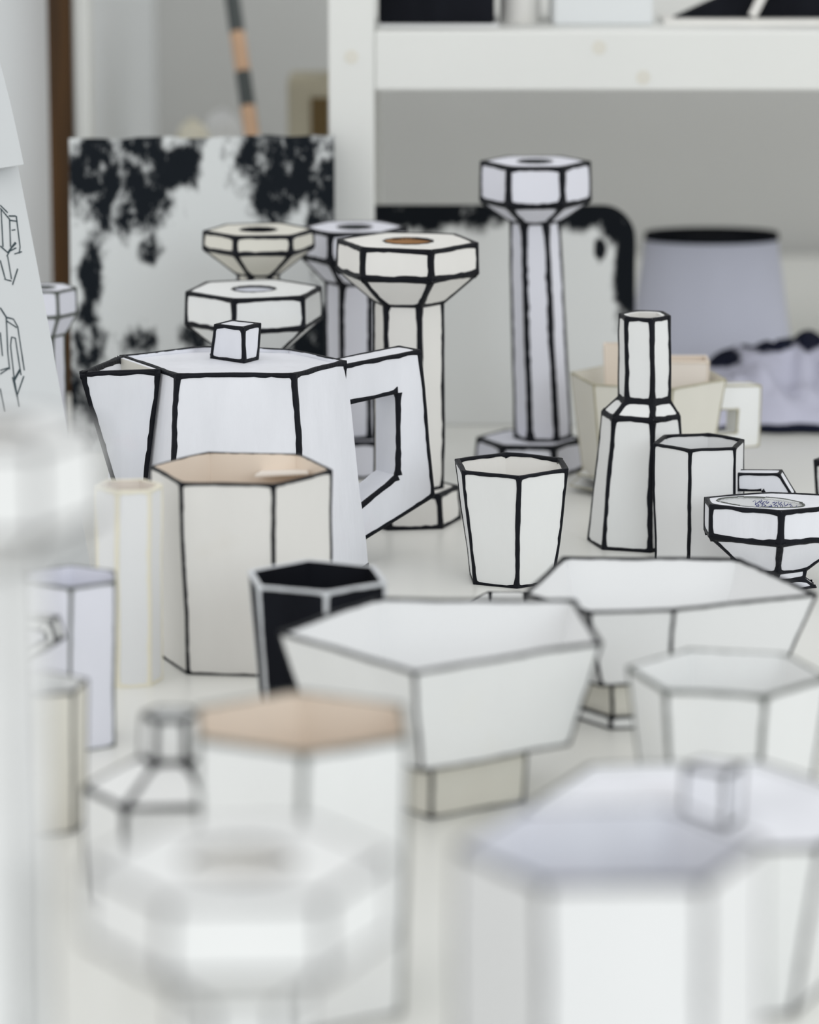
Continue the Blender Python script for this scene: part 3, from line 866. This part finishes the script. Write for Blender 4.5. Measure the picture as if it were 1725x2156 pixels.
# lidded pot with a cube knob
YP = 1.76
zp = z_at(1694, YP); mp_ = metres(1, YP, zp)
pc = (x_at(1478, YP, zp), YP)
prim = ngon(pc, 378 * mp_, zp, 6, jit=0.01, seed=9); pbase = ngon(pc, 300 * mp_, 0, 6, jit=0.01, seed=9)
pot = thing('lidded_pot', 'blurred white pot with flat lid and cube knob at the right front', 'pot', (pc[0], pc[1], 0))
s = Solid(251, 0.0006)
s.skin(pbase, prim, 'side'); pin = inset(prim, 0.003); s.skin(prim, pin, 'rim'); plo = [Vector((p.x, p.y, zp - 0.004)) for p in pin]
s.skin(pin, plo, 'inner'); s.add(pbase[::-1], 'bottom')
pb = s.mesh('body', ['white_neutral'], pot); s.lines('painted_outline', 'black_paint', pb, OUTER, w=0.0017)
s = Solid(252, 0.0004)
pl = inset(prim, 0.0034); s.skin([Vector((p.x, p.y, zp - 0.006)) for p in pl], [Vector((p.x, p.y, zp - 0.003)) for p in pl], 'side'); s.add([Vector((p.x, p.y, zp - 0.003)) for p in pl], 'rim')
plid = s.mesh('lid', ['white_cool'], pot)
zk0 = zp - 0.003
q0 = [on(1437, 1712, zk0), on(1528, 1745, zk0), on(1560, 1728, zk0), on(1475, 1698, zk0)]
zk1 = z_at(1612, YP)
q1 = [on(1440, 1612, zk1), on(1530, 1628, zk1), on(1566, 1612, zk1), on(1480, 1598, zk1)]
s = Solid(253, 0.0005); s.skin(q0, q1, 'side'); s.add(q1, 'rim'); s.add(q0[::-1], 'bottom')
s.mesh('knob', ['white_cool'], plid); s.lines('knob_outline', 'black_paint', plid, OUTER, w=0.0014)

# small shouldered bottle with black folds, left of the peach-lined front jar
YN = 1.88
n_t, n_b, n_s = z_at(1503, YN), z_at(1592, YN), z_at(1657, YN); mn = metres(1, YN, 0.08)
nc = lambda px, z: (x_at(px, YN, z), YN)
open_vessel('bottle', 'small blurred bottle with sloping shoulder and thick black folds at the lower left', 'bottle',
            [ngon(nc(352, 0), 172 * mn, 0, 2), ngon(nc(352, n_s), 178 * mn, n_s, 2), ngon(nc(360, n_b), 66 * mn, n_b, 2), ngon(nc(360, n_t), 62 * mn, n_t, 2)],
            out='white_neutral', seed=261, w=0.0018, wall=0.003)

# blurred jar with peach lining
vessel_px('jar', 'blurred jar with peach card lining in the lower middle foreground', 'jar', 635, 1520, 1.73, 256, -88, 240, 0,
          out='white_neutral', inn='peach', line='grey_line', seed=271, w=0.0018, wall=0.002, rim_mat='peach_pale')
# nearest jar
vessel_px('jar', 'very blurred white hexagonal jar nearest the camera at the lower right', 'jar', 1283, 1778, 1.42, 326, 3, 318, 0,
          out='white_paper', inn='white_cool', line='black_paint', seed=281, w=0.0014, wall=0.002)

# cream cup on saucers at the back, with two card pieces standing in it
YU = 2.95
zu = z_at(791, YU); mu = metres(1, YU, zu)
uc = (x_at(1366, YU, zu), YU)
def saucer(name, label, z0, r0, r1, h, seed):
    rr = [ngon(uc, r0, z0, 14, 6, seed=seed), ngon(uc, r1, z0 + h, 14, 6, seed=seed)]
    root = thing(name, label, 'saucer', (uc[0], uc[1], z0))
    s = Solid(seed, 0.0004)
    s.skin(rr[0], rr[1], 'side'); ti = inset(rr[1], 0.002); s.skin(rr[1], ti, 'rim')
    fl = inset([Vector((p.x, p.y, z0 + 0.0022)) for p in rr[0]], 0.002); s.skin(ti, fl, 'inner'); s.add(fl, 'floor'); s.add(rr[0][::-1], 'bottom')
    b = s.mesh('plate', ['white_neutral'], root); s.lines('painted_outline', 'tan_line', b, [('side', 'rim')], w=0.0005)
    return root
saucer('saucer', 'lower hexagonal white saucer of the two under the cream cup', 0.0, 0.046, 0.064, 0.006, 291)
saucer('saucer', 'upper hexagonal white saucer directly under the cream cup', 0.0064, 0.042, 0.058, 0.0085, 295)
zc0 = 0.0064 + 0.0024
ur = [ngon((uc[0] - 0.002, uc[1]), 0.050, zc0, -16, 6, jit=0.01, seed=3), ngon(uc, 168 * mu, zu, -16, 6, jit=0.01, seed=3)]
cu_, _ = open_vessel('cup', 'large cream cup with thin tan outlines on saucers behind the bottle', 'cup', ur, out='cream', inn='cream', line='tan_line', seed=301, w=0.0008, wall=0.0018)
bar_handle(cu_, Vector((x_at(1515, YU, 0.07), YU - 0.008, 0)), 28, [(1512, 812), (1604, 812), (1598, 940), (1490, 948)], [(1512, 862), (1554, 862), (1551, 912), (1500, 916)], 0.016, 'white_neutral', 'tan_line', 0.0007, 303)
# card pieces in the cup
def strip(name, label, pxs, py_t, Y, zlo, dy, mat, seam=None):
    zt_ = z_at(py_t, Y)
    r = thing(name, label, 'card', ((x_at(pxs[0], Y, zt_) + x_at(pxs[1], Y, zt_)) / 2, Y, zlo))
    a, b = x_at(pxs[0], Y, zt_), x_at(pxs[1], Y, zt_)
    s = Solid(7, 0.0003); lo = [Vector((a + 0.004, Y, zlo)), Vector((b - 0.004, Y, zlo)), Vector((b - 0.004, Y + dy, zlo)), Vector((a + 0.004, Y + dy, zlo))]
    up = [Vector((a, Y, zt_)), Vector((b, Y, zt_)), Vector((b, Y + dy, zt_)), Vector((a, Y + dy, zt_))]
    s.skin(lo, up, 'side'); s.add(lo[::-1], 'bottom')
    ti = inset(up, 0.0022); li = inset(lo, 0.002); s.skin(up, ti, 'rim', 1); s.skin(ti, [p + Vector((0, 0, 0.003)) for p in li], 'inner', 1)
    s.mesh('sleeve', mat, r)
    if seam: s.lines('taped_seam', seam, r, [('side', 'side'), ('side', 'rim')], w=0.0012)
    return r
strip('card_sleeve', 'narrow peach card sleeve standing in the cream cup left of the bottle neck', (1272, 1312), 726, 2.945, zc0 + 0.0035, 0.012, ['peach', 'peach'])
strip('card_sleeve', 'open pale card sleeve with peach seams in the cream cup right of the bottle neck', (1400, 1494), 762, 2.935, zc0 + 0.0035, 0.03, ['peach_pale', 'peach'], 'peach')

# edge of a cup running out of the picture on the right
vessel_px('cup', 'white cup with thick black outline cut off by the right edge', 'cup', 1812, 968, 2.78, 96, 0, 88, 0, out='white_neutral', inn='grey_tape', seed=311, w=0.003, wall=0.003)

# ------------------------------------------------------------------ sheets of sketches at the left
YH = 2.50
def sheet(name, label, corners, th, mat, curl=0.004):
    """leaning sheet of stiff paper with a slight curl; corners lower left, lower right, upper right, upper left"""
    a, b, c, d = corners; V, F = [], []; N, M = 14, 18
    nrm = (b - a).cross(d - a).normalized()
    if nrm.y > 0: nrm = -nrm
    def P(u, v): return lerp(lerp(a, b, u), lerp(d, c, u), v) + nrm * curl * math.sin(math.pi * v) * (0.3 + u)
    o0 = Vector((centre([a, b]).x, centre([a, b]).y, 0.0))
    for side in (0, 1):
        for j in range(M + 1):
            for i in range(N + 1):
                V.append(P(i / N, j / M) - nrm * th * side - o0)
    K = (N + 1) * (M + 1)
    for j in range(M):
        for i in range(N):
            q = j * (N + 1) + i
            F.append((q, q + 1, q + N + 2, q + N + 1)); F.append((K + q + N + 1, K + q + N + 2, K + q + 1, K + q))
    ring = [i for i in range(N + 1)] + [j * (N + 1) + N for j in range(1, M + 1)] + [M * (N + 1) + i for i in range(N - 1, -1, -1)] + [j * (N + 1) for j in range(M - 1, 0, -1)]
    for i in range(len(ring)):
        p, q = ring[i], ring[(i + 1) % len(ring)]
        F.append((p, p + K, q + K, q))
    o = link_mesh(name, V, F, [mat], None, None, False)
    o.location = o0
    return o, P, nrm, o0
pa, pb_ = on(-330, 1300, 0.001), on(212, 1300, 0.001)
pb_ = Vector((x_at(212, 2.47, 0), 2.47, 0.001)); pa = Vector((x_at(-330, 2.36, 0), 2.36, 0.001))
pc_, pd_ = at(-13, 100, 2.635), at(-430, 120, 2.53)
sk, P, nrm, o0 = sheet('sketch_sheet', 'leaning sheet of white paper with ink sketches of faceted jugs', [pa, pb_, pc_, pd_], 0.0012, 'sketch_paper')
tag(sk, 'leaning sheet of white paper with ink sketches of faceted jugs', 'paper')
def sheet_uv(px, py):
    best = None
    o = Vector((0, 0, CAMZ)); d = at(px, py, 1.0) - o
    n0 = (pb_ - pa).cross(pd_ - pa).normalized()
    hit = o + d * ((pa - o).dot(n0) / d.dot(n0))
    u, v = 0.5, 0.5
    for it in range(60):
        q = P(u, v)
        # project onto the view ray
        t = (q - o).dot(d) / d.dot(d); e = (o + d * t) - q
        du = (P(u + 1e-3, v) - q) / 1e-3; dv = (P(u, v + 1e-3) - q) / 1e-3
        u += 0.7 * e.dot(du) / du.dot(du); v += 0.7 * e.dot(dv) / dv.dot(dv)
    return u, v
strokes = [[(0, 432), (16, 448)], [(0, 438), (20, 462), (22, 520)], [(18, 455), (33, 455)], [(20, 464), (34, 466)], [(24, 485), (32, 484)], [(34, 455), (42, 520), (40, 534)],
           [(0, 518), (16, 532), (32, 510)], [(18, 530), (34, 522)], [(30, 535), (46, 530)], [(14, 540), (24, 522), (34, 512)], [(0, 548), (11, 588)], [(16, 540), (24, 588)], [(37, 566), (26, 600)],
           [(9, 588), (24, 592)], [(2, 440), (6, 520)],
           [(0, 648), (13, 668), (16, 740), (20, 778)], [(12, 668), (28, 672), (37, 688), (51, 780)], [(14, 676), (35, 690)], [(0, 780), (20, 774)], [(0, 788), (18, 776)],
           [(22, 728), (24, 710), (32, 712), (44, 790)], [(22, 728), (30, 800), (40, 856)], [(30, 802), (43, 778)], [(30, 798), (42, 776)], [(36, 832), (50, 792)], [(26, 794), (36, 836)],
           [(0, 700), (5, 750)], [(0, 818), (10, 866)]]
SV, SF = [], []
for st in strokes:
    pts = []
    for (x0_, y0_), (x1_, y1_) in zip(st, st[1:]):
        for k in range(5): pts.append((x0_ + (x1_ - x0_) * k / 4, y0_ + (y1_ - y0_) * k / 4))
    prev = None; b0 = len(SV)
    W3 = [P(*sheet_uv(*p)) + nrm * 0.0003 for p in pts]
    for i, w_ in enumerate(W3):
        j = min(i + 1, len(W3) - 1); k = max(i - 1, 0)
        d = (W3[j] - W3[k])
        d = d.normalized() if d.length > 1e-9 else Vector((0, 0, 1))
        sdir = d.cross(nrm).normalized() * 0.00055 * (0.7 + 0.6 * abs(noise.noise(w_ * 60)))
        SV += [w_ - sdir - o0, w_ + sdir - o0]
    for i in range(len(W3) - 1):
        a = b0 + 2 * i
        SF.append((a, a + 1, a + 3, a + 2))
ik = link_mesh('ink_drawing', SV, SF, ['ink'], sk)
ik['label'] = 'thin black ink sketch of jugs'
fa, fb, fc_, fd = at(-400, 420, 2.485), at(50, 346, 2.585), at(-10, 95, 2.62), at(-420, 60, 2.51)
sk2, _, _, _ = sheet('paper_sheet', 'blank sheet of white paper hanging over the sketches at the left edge', [fa, fb, fc_, fd], 0.001, 'sketch_paper', 0.0012)
tag(sk2, 'blank sheet of white paper hanging over the sketches at the left edge', 'paper')
